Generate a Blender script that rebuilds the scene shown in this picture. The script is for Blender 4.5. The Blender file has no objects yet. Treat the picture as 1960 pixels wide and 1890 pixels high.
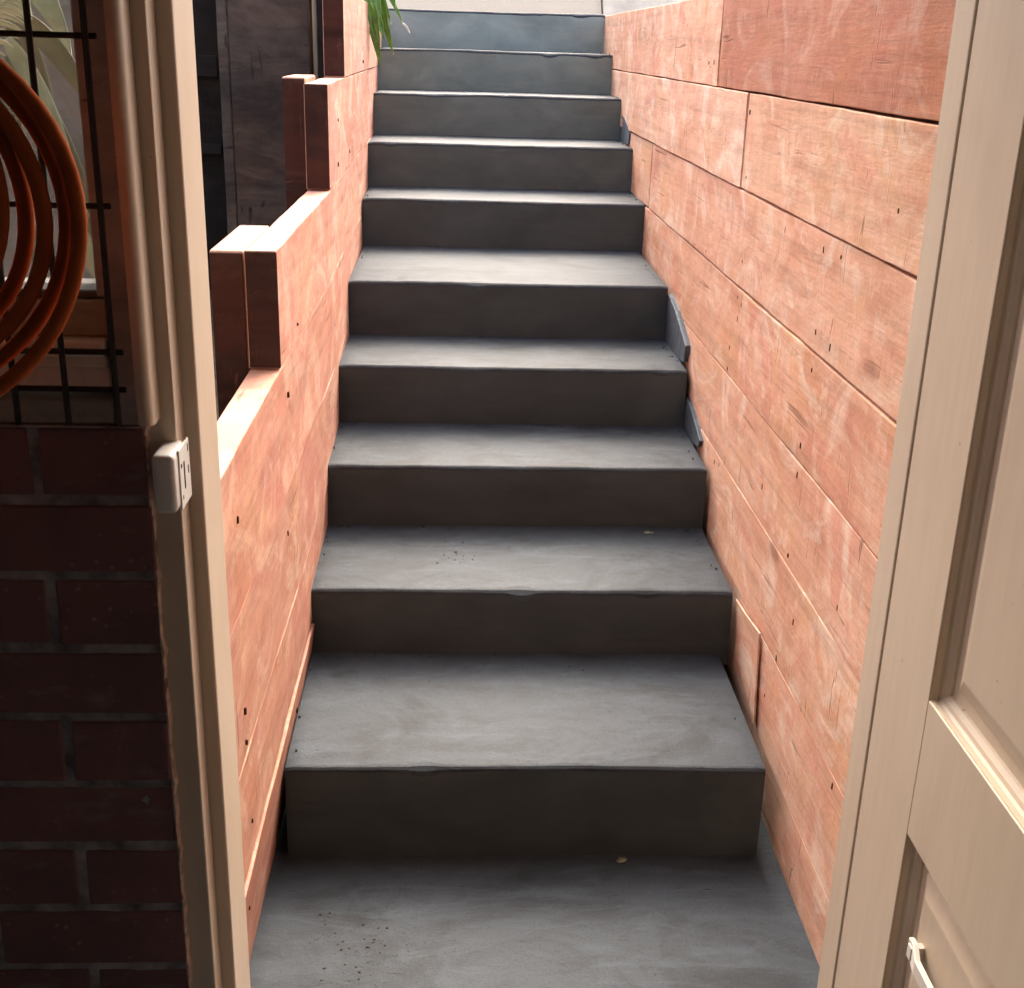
import bpy, bmesh, math, random
from mathutils import Vector, Matrix, noise
R_ = math.radians
random.seed(7)

# ------------------------------------------------------------------ camera, sky, sun, exposure
sc = bpy.context.scene
sc.render.engine = 'CYCLES'
cam_d = bpy.data.cameras.new('camera')
cam = bpy.data.objects.new('camera', cam_d)
sc.collection.objects.link(cam)
cam_d.sensor_width = 36.0
cam_d.lens = 2334 / 1960 * 36
cam_d.clip_start = 0.02
cam_d.clip_end = 500
rx = Vector((0.99883932, -0.04017018, 0.02657769))
dn = Vector((0.01107514, -0.34546355, -0.93836681))
fw = Vector((0.04687599, 0.93757202, -0.34461769))
m = Matrix.Identity(4)
for i in range(3):
    m[i][0] = rx[i]; m[i][1] = -dn[i]; m[i][2] = -fw[i]
m[2][3] = 1.63
cam.matrix_world = m
sc.camera = cam

SUN_EL, SUN_AZ = 47.0, 8.0          # azimuth measured from +Y (up the stairs) towards +X
world = bpy.data.worlds.new('World'); sc.world = world
world.use_nodes = True
wn = world.node_tree.nodes; wl = world.node_tree.links
bg = wn['Background']
sky = wn.new('ShaderNodeTexSky'); sky.sky_type = 'NISHITA'; sky.sun_disc = False
sky.sun_elevation = R_(SUN_EL); sky.sun_rotation = R_(SUN_AZ)
sky.dust_density = 10.0; sky.air_density = 0.7; sky.ozone_density = 0.0
wl.new(sky.outputs[0], bg.inputs[0]); bg.inputs[1].default_value = 0.15

sd = bpy.data.lights.new('sun', 'SUN'); sun = bpy.data.objects.new('sun', sd)
sc.collection.objects.link(sun)
sd.energy = 0.5; sd.angle = R_(85); sd.color = (1.0, 0.93, 0.83)
sdir = Vector((math.sin(R_(SUN_AZ)) * math.cos(R_(SUN_EL)), math.cos(R_(SUN_AZ)) * math.cos(R_(SUN_EL)), math.sin(R_(SUN_EL))))
sun.rotation_euler = (-sdir).to_track_quat('-Z', 'Y').to_euler()
sun.location = (2, 6, 8)

vs = sc.view_settings
vs.view_transform = 'Standard'; vs.look = 'None'; vs.gamma = 1; vs.exposure = 2.27
sc.cycles.max_bounces = 10; sc.cycles.diffuse_bounces = 6

# ------------------------------------------------------------------ material helpers
class NT:
    def __init__(s, name):
        s.m = bpy.data.materials.new(name); s.m.use_nodes = True
        s.t = s.m.node_tree; s.n = s.t.nodes; s.l = s.t.links
        s.b = s.n['Principled BSDF']
        s.tc = s.n.new('ShaderNodeTexCoord')
    def val(s, sock, v):
        if isinstance(v, bpy.types.NodeSocket): s.l.new(v, sock)
        else: sock.default_value = v
    def mapping(s, scale=(1, 1, 1), vec=None, loc=(0, 0, 0), rot=(0, 0, 0)):
        n = s.n.new('ShaderNodeMapping')
        s.l.new(vec or s.tc.outputs['Object'], n.inputs['Vector'])
        n.inputs['Scale'].default_value = scale; n.inputs['Location'].default_value = loc
        n.inputs['Rotation'].default_value = rot
        return n.outputs[0]
    def noise(s, scale, detail=4, rough=.55, vec=None, dist=0.0):
        n = s.n.new('ShaderNodeTexNoise')
        s.l.new(vec or s.tc.outputs['Object'], n.inputs['Vector'])
        n.inputs['Scale'].default_value = scale; n.inputs['Detail'].default_value = detail
        n.inputs['Roughness'].default_value = rough; n.inputs['Distortion'].default_value = dist
        return n.outputs['Fac']
    def voro(s, scale, vec=None, feat='F1'):
        n = s.n.new('ShaderNodeTexVoronoi'); n.feature = feat
        s.l.new(vec or s.tc.outputs['Object'], n.inputs['Vector'])
        n.inputs['Scale'].default_value = scale
        return n.outputs['Distance']
    def ramp(s, fac, stops):
        n = s.n.new('ShaderNodeValToRGB'); s.l.new(fac, n.inputs[0])
        e = n.color_ramp.elements
        while len(e) < len(stops): e.new(.5)
        for el, (p, c) in zip(e, stops):
            el.position = p
            el.color = (c, c, c, 1) if isinstance(c, (int, float)) else (*c, 1)
        return n.outputs[0]
    def mix(s, fac, a, b, mode='MIX'):
        n = s.n.new('ShaderNodeMix'); n.data_type = 'RGBA'; n.blend_type = mode
        s.val(n.inputs[0], fac)
        for k, v in ((6, a), (7, b)):
            if isinstance(v, tuple): v = (*v, 1) if len(v) == 3 else v
            s.val(n.inputs[k], v)
        return n.outputs[2]
    def math(s, op, a, b=0.0):
        n = s.n.new('ShaderNodeMath'); n.operation = op
        s.val(n.inputs[0], a); s.val(n.inputs[1], b)
        return n.outputs[0]
    def add(s, a, b):
        n = s.n.new('ShaderNodeVectorMath'); n.operation = 'ADD'
        s.val(n.inputs[0], a); s.val(n.inputs[1], b)
        return n.outputs[0]
    def bump(s, h, strength=.3, dist=.01):
        n = s.n.new('ShaderNodeBump'); s.l.new(h, n.inputs['Height'])
        n.inputs['Strength'].default_value = strength; n.inputs['Distance'].default_value = dist
        s.l.new(n.outputs[0], s.b.inputs['Normal'])
    def out(s, col, rough=.6, spec=.3):
        s.val(s.b.inputs['Base Color'], (*col, 1) if isinstance(col, tuple) else col)
        s.val(s.b.inputs['Roughness'], rough)
        s.b.inputs['Specular IOR Level'].default_value = spec
        return s.m

def seeded(n):
    """object coordinates shifted by the board's own seed (obj.color alpha)"""
    oi = n.n.new('ShaderNodeObjectInfo')
    sh = n.math('MULTIPLY', oi.outputs['Alpha'], 37.0)
    c = n.n.new('ShaderNodeCombineXYZ')
    for i in range(3): n.l.new(sh, c.inputs[i])
    return n.add(n.tc.outputs['Object'], c.outputs[0]), oi.outputs['Color']

def mat_timber(name, cols, crack=(.16, .07, .045), crack_amt=.55, stain=.6, bump=.35, wash=1.0):
    n = NT(name); co, tint = seeded(n)
    big = n.noise(1.0, 5, .6, n.mapping((1.5, 2.2, 4.2), co), 1.0)
    base = n.ramp(big, [(.30, cols[0]), (.43, cols[1]), (.52, cols[2]), (.62, cols[3]), (.72, cols[1])])
    oc = n.noise(1.0, 4, .6, n.mapping((2, 2.2, 3.4), co, (21, 7, 12)), 1.2)          # honey coloured clouds
    base = n.mix(n.ramp(oc, [(.50, 0.0), (.64, .6 * wash)]), base, (.70, .43, .25))
    st = n.noise(1.0, 5, .62, n.mapping((2, 2.8, 4.6), co, (11, 3, 2)), 1.4)         # red brown weather stains
    base = n.mix(n.ramp(st, [(.50, 0.0), (.68, stain * .75)]), base, (.54, .26, .175))
    pat = n.noise(1.0, 7, .66, n.mapping((2, 3.4, 4.8), co, (3, 9, 1)), 1.8)         # pale scuffed lime patches
    base = n.mix(n.ramp(pat, [(.50, 0.0), (.62, .6 * wash), (.72, .9 * wash)]), base, (.82, .68, .56))
    # growth rings seen on the sawn face, stretched along the board, pulled round knots
    kn = n.n.new('ShaderNodeTexVoronoi'); n.l.new(n.mapping((.01, 1.25, 3.4), co, (0, 3, 6)), kn.inputs['Vector']); kn.inputs['Scale'].default_value = 1.0
    kd = kn.outputs['Distance']
    warp = n.noise(1.0, 3, .5, n.mapping((1, .9, 3.2), co, (6, 1, 1)), .4)
    rings = n.math('ADD', n.math('MULTIPLY', warp, 26.0), n.math('DIVIDE', .55, n.math('ADD', kd, .05)))
    ln = n.math('SINE', n.math('MULTIPLY', rings, 5.0))
    rg = n.noise(1.0, 2, .5, n.mapping((2, 2.2, 4), co, (9, 9, 3)))
    ringm = n.math('MULTIPLY', n.ramp(ln, [(.55, 0.0), (1.0, 1.0)]), n.ramp(rg, [(.48, 0.0), (.64, .14)]))
    base = n.mix(ringm, base, tuple(c * .62 for c in cols[0]))
    base = n.mix(n.ramp(kd, [(.035, .75), (.075, 0.0)]), base, tuple(c * .5 for c in cols[0]))
    fine = n.noise(1.0, 5, .7, n.mapping((60, 7, 80), co), .4)
    base = n.mix(1.0, base, n.ramp(fine, [(.30, .86), (.5, 1.0), (.75, 1.05)]), 'MULTIPLY')
    gs = n.noise(1.0, 5, .6, n.mapping((2, .7, 26), co, (2, 17, 4)), .8)          # soft long grain
    base = n.mix(1.0, base, n.ramp(gs, [(.36, .88), (.48, 1.0), (.64, 1.06)]), 'MULTIPLY')
    # saw marks and runs across the face
    vr = n.noise(1.0, 5, .65, n.mapping((9, 14, 1.6), co, (5, 2, 7)), .5)
    base = n.mix(n.ramp(vr, [(.56, 0.0), (.72, .18 * wash)]), base, (.46, .235, .16))
    vp = n.noise(1.0, 4, .6, n.mapping((9, 12, 1.4), co, (15, 12, 1)), .3)
    base = n.mix(n.ramp(vp, [(.58, 0.0), (.76, .20 * wash)]), base, (.84, .68, .57))
    ck = n.noise(1.0, 3, .5, n.mapping((30, 42, 4.5), co, (1, 5, 3)), 1.6)
    gate = n.noise(1.0, 2, .5, n.mapping((3, 5, 6), co, (8, 8, 8)))
    ckm = n.math('MULTIPLY', n.ramp(ck, [(.645, 0.0), (.70, 1.0)]), n.ramp(gate, [(.47, 0.0), (.6, crack_amt)]))
    base = n.mix(ckm, base, crack)
    lk = n.noise(1.0, 3, .5, n.mapping((20, 3.0, 70), co, (4, 1, 9)), .8)
    gate2 = n.noise(1.0, 2, .5, n.mapping((3, 3, 5), co, (2, 7, 4)))
    lkm = n.math('MULTIPLY', n.ramp(lk, [(.64, 0.0), (.70, 1.0)]), n.ramp(gate2, [(.50, 0.0), (.62, crack_amt)]))
    base = n.mix(lkm, base, crack)
    grit = n.noise(1.0, 4, .8, n.mapping((150, 150, 150), co))
    base = n.mix(1.0, base, n.ramp(grit, [(.30, .90), (.55, 1.02)]), 'MULTIPLY')
    base = n.mix(1.0, base, tint, 'MULTIPLY')
    rough_saw = n.noise(1.0, 5, .65, n.mapping((12, 14, 16), co), .6)
    h = n.math('ADD', n.math('MULTIPLY', fine, .5), n.math('MULTIPLY', rough_saw, .5))
    h = n.math('ADD', h, n.math('MULTIPLY', vr, .4))
    h = n.math('SUBTRACT', h, n.math('ADD', n.math('MULTIPLY', ckm, 1.4), lkm))
    n.bump(h, bump, .007)
    return n.out(base, n.ramp(fine, [(.3, .66), (.7, .86)]), .2)

SALMON = [(.60, .32, .215), (.68, .405, .285), (.73, .475, .35), (.67, .36, .265)]
M_timber = mat_timber('salmon_timber', SALMON)
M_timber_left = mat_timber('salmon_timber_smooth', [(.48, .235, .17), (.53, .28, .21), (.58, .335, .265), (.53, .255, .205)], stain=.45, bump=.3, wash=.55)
M_endgrain = mat_timber('dark_brown_endgrain', [(.048, .017, .012), (.066, .023, .016), (.055, .022, .017), (.036, .016, .013)], stain=.0, wash=.03)
M_black = mat_timber('black_weathered_timber', [(.025, .022, .021), (.040, .035, .033), (.055, .049, .045), (.032, .027, .026)], crack=(.01, .008, .008), crack_amt=.8, stain=0.0, wash=.06)
M_old = mat_timber('old_dirty_paint', [(.30, .33, .36), (.38, .42, .45), (.44, .48, .50), (.33, .36, .38)], crack=(.03, .02, .015), stain=.1, wash=.05)

def mat_concrete(name, tone=1.0):
    n = NT(name)
    c = lambda v: (v * .77 * tone, v * tone, v * 1.24 * tone)
    a = n.noise(1.0, 8, .66, n.mapping((3.2, 4.4, 3.2)), 1.0)
    base = n.ramp(a, [(.30, c(.20)), (.43, c(.33)), (.53, c(.44)), (.62, c(.38)), (.75, c(.28))])
    tr = n.noise(1.0, 6, .65, n.mapping((4, 13, 6), None, (3, 1, 2)), 1.6)       # trowel sweeps
    base = n.mix(n.ramp(tr, [(.52, 0.0), (.66, .55)]), base, c(.64))
    dk = n.noise(1.0, 6, .65, n.mapping((5, 9, 5), None, (13, 11, 2)), 1.2)      # damp, dirty patches
    base = n.mix(n.ramp(dk, [(.54, 0.0), (.70, .5)]), base, (.15 * tone, .17 * tone, .20 * tone))
    fine = n.noise(170, 4, .75)
    base = n.mix(1.0, base, n.ramp(fine, [(.30, .74), (.5, 1.0), (.70, 1.12)]), 'MULTIPLY')
    sc_ = n.noise(1.0, 5, .65, n.mapping((26, 80, 34), None, (7, 3, 1)), 1.8)    # scratches
    gt = n.noise(1.0, 4, .6, n.mapping((3.4, 4.5, 2), None, (6, 6, 2)))
    mk = n.math('MULTIPLY', n.ramp(sc_, [(.62, 0.0), (.67, 1.0)]), n.ramp(gt, [(.47, 0.0), (.58, .8)]))
    base = n.mix(mk, base, (.10 * tone, .097 * tone, .092 * tone))
    v = n.voro(75)
    pit = n.math('MULTIPLY', n.ramp(v, [(.06, 1.0), (.13, 0.0)]), n.ramp(gt, [(.44, 0.0), (.56, .9)]))
    base = n.mix(pit, base, (.05 * tone, .05 * tone, .05 * tone))
    und = n.noise(1.0, 6, .6, n.mapping((6, 9, 9)), .5)
    h = n.math('ADD', n.math('MULTIPLY', und, 2.0), n.math('MULTIPLY', fine, .35))
    h = n.math('ADD', h, n.math('MULTIPLY', tr, .5))
    h = n.math('SUBTRACT', h, n.math('ADD', mk, n.math('MULTIPLY', pit, 1.5)))
    n.bump(h, .4, .006)
    return n.out(base, .68, .25)
M_conc = mat_concrete('trowelled_grey_cement', .128)
M_render = mat_concrete('cement_render_grey', .26)

def mat_paint(name, col, dirt=(.45, .34, .25), amt=.25, rough=.42, bs=.12):
    n = NT(name)
    a = n.noise(1.0, 5, .6, n.mapping((6, 6, 3)), .4)
    base = n.mix(n.ramp(a, [(.45, 0.0), (.75, amt)]), col, dirt)
    f = n.noise(1.0, 4, .6, n.mapping((70, 70, 6)))
    base = n.mix(1.0, base, n.ramp(f, [(.3, .96), (.7, 1.02)]), 'MULTIPLY')
    sp = n.voro(23)
    gt = n.noise(4, 2)
    base = n.mix(n.math('MULTIPLY', n.ramp(sp, [(.035, 1.0), (.06, 0.0)]), n.ramp(gt, [(.5, 0.0), (.6, .6)])), base, (.25, .18, .12))
    n.bump(n.math('ADD', n.math('MULTIPLY', f, .6), a), bs, .003)
    return n.out(base, rough, .4)
M_cream = mat_paint('cream_door_paint', (.72, .60, .45))
M_jamb = mat_paint('cream_jamb_paint', (.68, .57, .45), (.42, .30, .20), .3)
M_white_old = mat_paint('chipped_white_paint', (.72, .68, .60), (.2, .16, .12), .5, .6, .3)
M_white = mat_paint('white_enamel', (.80, .78, .74), (.6, .56, .5), .2, .3)
M_white_matt = mat_paint('matt_white_paint', (.80, .76, .68), (.6, .55, .48), .2, .8)
M_pale = mat_paint('pale_render', (.50, .44, .35), (.6, .5, .4), .3, .8, .4)

def mat_simple(name, col, rough=.5, spec=.3, var=.25, sc=20):
    n = NT(name); f = n.noise(sc, 4, .6)
    lo = tuple(c * (1 - var) for c in col); hi = tuple(min(1, c * (1 + var)) for c in col)
    n.bump(f, .1, .002)
    return n.out(n.ramp(f, [(.3, lo), (.7, hi)]), rough, spec)
def mat_riser():  # cement with the shade of the risers put into its base colour
    n = NT('shade_toned_riser_cement'); oi = n.n.new('ShaderNodeObjectInfo')
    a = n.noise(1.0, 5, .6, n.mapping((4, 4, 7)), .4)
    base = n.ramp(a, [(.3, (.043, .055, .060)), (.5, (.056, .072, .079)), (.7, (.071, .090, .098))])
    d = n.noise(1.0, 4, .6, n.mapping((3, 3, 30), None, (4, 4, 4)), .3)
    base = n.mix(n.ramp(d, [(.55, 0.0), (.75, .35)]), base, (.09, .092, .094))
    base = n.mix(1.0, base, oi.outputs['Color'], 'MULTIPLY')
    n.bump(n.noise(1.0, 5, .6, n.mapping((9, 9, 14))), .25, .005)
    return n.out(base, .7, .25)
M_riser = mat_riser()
M_brick = mat_simple('dark_red_brick', (.155, .052, .042), .85, .2, .5, 28)
def mat_brick():
    n = NT('dark_red_fired_brick')
    a = n.noise(3.5, 5, .65); base = n.ramp(a, [(.32, (.15, .09, .092)), (.5, (.21, .11, .11)), (.68, (.27, .13, .12)), (.8, (.18, .125, .128))])
    v = n.voro(55); g = n.noise(7, 3)
    base = n.mix(n.math('MULTIPLY', n.ramp(v, [(.10, 1.0), (.18, 0.0)]), n.ramp(g, [(.48, 0.0), (.6, .7)])), base, (.38, .26, .22))
    c = n.noise(1.0, 4, .6, n.mapping((9, 9, 22), None, (3, 3, 3)))
    base = n.mix(n.ramp(c, [(.58, 0.0), (.72, .5)]), base, (.30, .25, .23))
    n.bump(n.math('ADD', n.noise(60, 5, .6), a), .6, .006)
    return n.out(base, .85, .2)
M_brick = mat_brick()
M_mortar = mat_simple('grey_mortar', (.28, .255, .26), .95, .1, .55, 22)
M_mortar_pale = mat_simple('lumpy_pale_mortar', (.50, .36, .30), .95, .1, .45, 60)
M_hose = mat_simple('orange_hose_rubber', (.42, .095, .026), .85, .08, .14, 30)
M_iron = mat_simple('black_iron_mesh', (.018, .018, .018), .6, .3, .4, 40)
M_irond = mat_simple('dusty_iron_mesh', (.15, .12, .10), .8, .2, .4, 40)
M_slot = mat_simple('dark_slot', (.012, .011, .014), .6, .2)
M_nail = mat_simple('rusty_nail_hole', (.07, .028, .018), .8, .2)
M_leaf = mat_simple('strap_leaf_green', (.13, .26, .035), .35, .5, .5, 14)
M_leaf_dull = mat_simple('dull_olive_leaf', (.07, .085, .04), .5, .4, .4, 14)
M_leaf_pale = mat_simple('pale_leaf', (.20, .235, .15), .5, .4, .4, 18)
M_fern = mat_simple('fern_green', (.34, .36, .22), .5, .3, .35, 25)
M_dryleaf = mat_simple('dry_leaf', (.25, .27, .16), .7, .2, .4, 30)
M_dirt = mat_simple('dirt_crumb', (.05, .045, .035), .95, .1, .4, 80)
M_soil = mat_simple('dark_soil', (.07, .05, .035), .95, .1, .5, 12)
M_ceil = mat_simple('dull_ceiling_board', (.45, .38, .32), .9, .1, .2, 3)
M_dark_wall = mat_simple('dull_interior_wall', (.46, .46, .47), .9, .1, .2, 3)
M_paving = mat_simple('pale_stone_paving', (.52, .47, .40), .8, .2, .2, 6)

def mat_block():
    n = NT('grey_garden_blocks')
    b = n.n.new('ShaderNodeTexBrick')
    n.l.new(n.mapping((1, 1, 1), None, (0, 0, 0), (R_(-90), 0, 0)), b.inputs['Vector'])
    b.inputs['Scale'].default_value = 1.0
    b.inputs['Brick Width'].default_value = .24; b.inputs['Row Height'].default_value = .086
    b.inputs['Mortar Size'].default_value = .006
    b.inputs['Color1'].default_value = (.21, .225, .235, 1); b.inputs['Color2'].default_value = (.15, .16, .175, 1)
    b.inputs['Mortar'].default_value = (.17, .165, .17, 1)
    f = n.noise(18, 5, .6)
    col = n.mix(1.0, b.outputs['Color'], n.ramp(f, [(.3, .7), (.7, 1.15)]), 'MULTIPLY')
    n.bump(n.math('SUBTRACT', f, b.outputs['Fac']), .4, .01)
    return n.out(col, .85, .2)
M_block = mat_block()

def mat_glass():
    m = bpy.data.materials.new('dusty_window_glass'); m.use_nodes = True
    t = m.node_tree; nn = t.nodes; ll = t.links; nn.clear()
    o = nn.new('ShaderNodeOutputMaterial')
    tr = nn.new('ShaderNodeBsdfTransparent'); gl = nn.new('ShaderNodeBsdfGlossy'); df = nn.new('ShaderNodeBsdfDiffuse')
    gl.inputs['Roughness'].default_value = .03
    df.inputs['Color'].default_value = (.45, .45, .42, 1)
    fr = nn.new('ShaderNodeFresnel'); fr.inputs[0].default_value = 1.45
    m1 = nn.new('ShaderNodeMixShader'); m2 = nn.new('ShaderNodeMixShader')
    no = nn.new('ShaderNodeTexNoise'); no.inputs['Scale'].default_value = 9; no.inputs['Detail'].default_value = 6
    rp = nn.new('ShaderNodeValToRGB'); rp.color_ramp.elements[0].position = .45; rp.color_ramp.elements[1].position = .8
    rp.color_ramp.elements[0].color = (.12, .12, .12, 1); rp.color_ramp.elements[1].color = (.55, .55, .55, 1)
    tc = nn.new('ShaderNodeTexCoord'); ll.new(tc.outputs['Object'], no.inputs['Vector']); ll.new(no.outputs['Fac'], rp.inputs[0])
    ll.new(fr.outputs[0], m1.inputs[0]); ll.new(tr.outputs[0], m1.inputs[1]); ll.new(gl.outputs[0], m1.inputs[2])
    ll.new(rp.outputs[0], m2.inputs[0]); ll.new(m1.outputs[0], m2.inputs[1]); ll.new(df.outputs[0], m2.inputs[2])
    ll.new(m2.outputs[0], o.inputs[0])
    return m
M_glass = mat_glass()

# ------------------------------------------------------------------ object helpers
COL = sc.collection
ORG = {}
def thing(name, label, cat, loc, group=None):
    o = bpy.data.objects.new(name, None); COL.objects.link(o); o.location = loc
    o.empty_display_size = .1
    o['label'] = label; o['category'] = cat; o['kind'] = 'thing'
    if group: o['group'] = group
    ORG[o.name] = Vector(loc)
    return o
def obj(name, bm, mat, parent=None, smooth=False, color=None, loc=None, ang=14):
    me = bpy.data.meshes.new(name)
    org = ORG[parent.name] if parent is not None else Vector(loc or (0, 0, 0))
    bmesh.ops.translate(bm, verts=bm.verts, vec=-org)
    bmesh.ops.recalc_face_normals(bm, faces=bm.faces)
    bm.to_mesh(me); bm.free()
    for mm in (mat if isinstance(mat, (list, tuple)) else [mat]): me.materials.append(mm)
    if smooth:
        for p in me.polygons: p.use_smooth = True
        if hasattr(me, 'set_sharp_from_angle'): me.set_sharp_from_angle(angle=R_(55 if smooth == 'round' else ang))
    o = bpy.data.objects.new(name, me); COL.objects.link(o)
    if parent is not None: o.parent = parent
    else: o.location = org
    ORG[o.name] = org
    if color: o.color = color
    return o
def tag(o, label, cat, group=None, kind=None):
    o['label'] = label
    if cat: o['category'] = cat
    if not kind: kind = 'thing'
    if group: o['group'] = group
    if kind: o['kind'] = kind
    return o
def struct(name, bm, mat, smooth=False):
    o = obj(name, bm, mat, None, smooth); o['kind'] = 'structure'; return o

def add_box(bm, x0, x1, y0, y1, z0, z1, bev=0.0, seg=2, mi=0):
    t = bmesh.new()
    bmesh.ops.create_cube(t, size=1)
    for v in t.verts:
        v.co = Vector((x0 + (v.co.x + .5) * (x1 - x0), y0 + (v.co.y + .5) * (y1 - y0), z0 + (v.co.z + .5) * (z1 - z0)))
    if bev: bmesh.ops.bevel(t, geom=t.edges[:], offset=bev, segments=seg, profile=.5, affect='EDGES')
    for f in t.faces: f.material_index = mi
    me = bpy.data.meshes.new('t'); t.to_mesh(me); t.free(); bm.from_mesh(me); bpy.data.meshes.remove(me)
    return bm
def box(*a, **k): return add_box(bmesh.new(), *a, **k)
def loft(bm, rings, cap=True, mi=0, close=True):
    vr = [[bm.verts.new(p) for p in r] for r in rings]
    n = len(rings[0])
    for a, b in zip(vr[:-1], vr[1:]):
        for i in range(n if close else n - 1):
            j = (i + 1) % n
            f = bm.faces.new((a[i], a[j], b[j], b[i])); f.material_index = mi
    if cap and close:
        bm.faces.new(vr[0]).material_index = mi
        bm.faces.new(list(reversed(vr[-1]))).material_index = mi
    return bm
def tube(bm, pts, r, n=8, cap=True, mi=0, fixed=None):
    rings = []
    up = Vector((0, 0, 1))
    for i, p in enumerate(pts):
        p = Vector(p)
        a = Vector(pts[max(0, i - 1)]); b = Vector(pts[min(len(pts) - 1, i + 1)])
        t = (b - a).normalized()
        ref = fixed or (up if abs(t.z) < .9 else Vector((1, 0, 0)))
        s = t.cross(ref).normalized(); u = s.cross(t)
        rr = r[i] if isinstance(r, (list, tuple)) else r
        rings.append([p + (s * math.cos(2 * math.pi * k / n) + u * math.sin(2 * math.pi * k / n)) * rr for k in range(n)])
    return loft(bm, rings, cap, mi)
def nz(*a): return noise.noise(Vector(a))

def plank_bm(y0, y1, xf, th, z0, z1, side, seed=0, rag=.0022, lean=0.0, div=0.0, face_n=8, rad=.0022, gap=.0016, step=.05):
    """rough sawn sleeper running along Y; xf = visible face, side=+1 solid to +X, -1 solid to -X"""
    bm = bmesh.new()
    z0 += gap; z1 -= gap
    n = max(4, int((y1 - y0) / step)); rings = []
    for i in range(n + 1):
        y = y0 + (y1 - y0) * i / n
        e = 0.002 if i in (0, n) else 0
        top = z1 + rag * nz(y * 3.1, seed * 3.3, 1.1) + .5 * rag * nz(y * 11, seed, 4)
        bot = z0 + rag * nz(y * 2.7, seed * 5.1, 9.1) + .5 * rag * nz(y * 12, seed, 8)
        prof = []
        prof.append((rad, bot)); prof.append((rad * .3, bot + rad * .3))
        for k in range(face_n + 1):
            t = k / face_n
            prof.append((0, bot + rad + (top - bot - 2 * rad) * t))
        prof.append((rad * .3, top - rad * .3)); prof.append((rad, top))
        prof.append((th * .5, top)); prof.append((th - .002, top)); prof.append((th, top - .002)); prof.append((th, bot + .002)); prof.append((th - .002, bot)); prof.append((th * .5, bot))
        ring = []
        for q, (d, z) in enumerate(prof):
            wob = 0
            if d < rad * .5: wob = .0028 * nz(y * 2.2, z * 6 + seed * 7, seed) + .0012 * nz(y * 9, z * 14, seed + 5)
            dx = d + wob + e
            ring.append(Vector((xf + side * dx + lean * (z) - div * max(0.0, y - 3.3), y, z)))
        rings.append(ring)
    return loft(bm, rings)

# ------------------------------------------------------------------ the setting
SY = [2.186, 2.693, 3.117, 3.511, 3.914, 4.637, 5.05, 5.488, 5.883, 6.29]
SZ = [.220, .390, .562, .737, .913, 1.087, 1.258, 1.430, 1.605, 1.782]
SL = [-.346, -.347, -.347, -.347, -.350, -.354, -.362, -.370, -.376, -.382]
SR = [.662, .685, .688, .690, .684, .712, .706, .708, .710, .708]

# garage floor + bottom landing
bm = bmesh.new()
nx, ny = 60, 60
g = [[bm.verts.new((-3 + 6 * i / nx, -3 + 5.4 * j / ny, .0025 * nz((-3 + 6 * i / nx) * 2, (-3 + 5.4 * j / ny) * 2, 0))) for j in range(ny + 1)] for i in range(nx + 1)]
for i in range(nx):
    for j in range(ny): bm.faces.new((g[i][j], g[i + 1][j], g[i + 1][j + 1], g[i][j + 1]))
struct('floor', bm, M_conc, True)

# terrain: upper garden level on both sides of the cutting, and beyond, one sheet to the horizon
bm = bmesh.new()
def quad(bm, pts):
    bm.faces.new([bm.verts.new(p) for p in pts])
quad(bm, [(.76, 1.62, 1.765), (120, 1.62, 1.765), (120, 160, 1.765), (.76, 160, 1.765)])
quad(bm, [(-.41, 6.30, 1.765), (.76, 6.30, 1.765), (.76, 160, 1.765), (-.41, 160, 1.765)])
quad(bm, [(-120, 4.6, 1.765), (-.41, 4.6, 1.765), (-.41, 160, 1.765), (-120, 160, 1.765)])
quad(bm, [(-120, 4.62, .5), (-.41, 4.62, .5), (-.41, 4.62, 1.765), (-120, 4.62, 1.765)])
struct('ground', bm, M_soil)
bm = bmesh.new(); quad(bm, [(-2.4, 1.56, .55), (-.402, 1.56, .55), (-.402, 4.6, .75), (-2.4, 4.6, .75)])
struct('side_yard_ground', bm, M_soil)
# top landing
bm = bmesh.new(); add_box(bm, -1.4, 2.6, 6.75, 9.2, 1.70, 1.778, bev=.006)
struct('path', bm, M_paving)

# interior shell of the garage
struct('ceiling', box(-3, 3, -3, 1.56, 2.45, 2.60), M_ceil)
bm = bmesh.new(); add_box(bm, -3, 3, -3.15, -3, 0, 2.45); add_box(bm, -3.15, -3, -3, 1.3, 0, 2.45); add_box(bm, 3, 3.15, -3, 1.3, 0, 2.45)
w = obj('garage_wall', bm, M_dark_wall); tag(w, 'dull plastered garage walls behind and beside the viewer', 'wall')
# house front over and beside the doorway
t = thing('house_wall', 'rendered house front over and beside the open doorway', 'wall', (1.5, 1.45, 0))
bm = bmesh.new()
add_box(bm, .68, 3.15, 1.36, 1.56, 0, 2.44)
obj('wall', bm, M_dark_wall, t)
bm = bmesh.new(); add_box(bm, -3.15, 3.15, 1.36, 1.56, 2.12, 2.44)
obj('lintel', bm, M_dark_wall, t)
bm = bmesh.new(); add_box(bm, -5, 5, 1.30, 1.50, 2.605, 2.95)
obj('upper_wall', bm, M_dark_wall, t)
bm = bmesh.new(); loft(bm, [[Vector((x, -3.2, 3.5)), Vector((x, 1.6, 2.96)), Vector((x, 1.6, 3.02)), Vector((x, -3.2, 3.56))] for x in (-5, 5)])
obj('roof', bm, M_dark_wall, t)
bm = bmesh.new(); add_box(bm, -.42, 3.3, 1.50, 2.30, 2.61, 2.72)  # unseen overhang, added and sized to shade the lower steps and floor
obj('shade_eave', bm, M_dark_wall, t)

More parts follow.
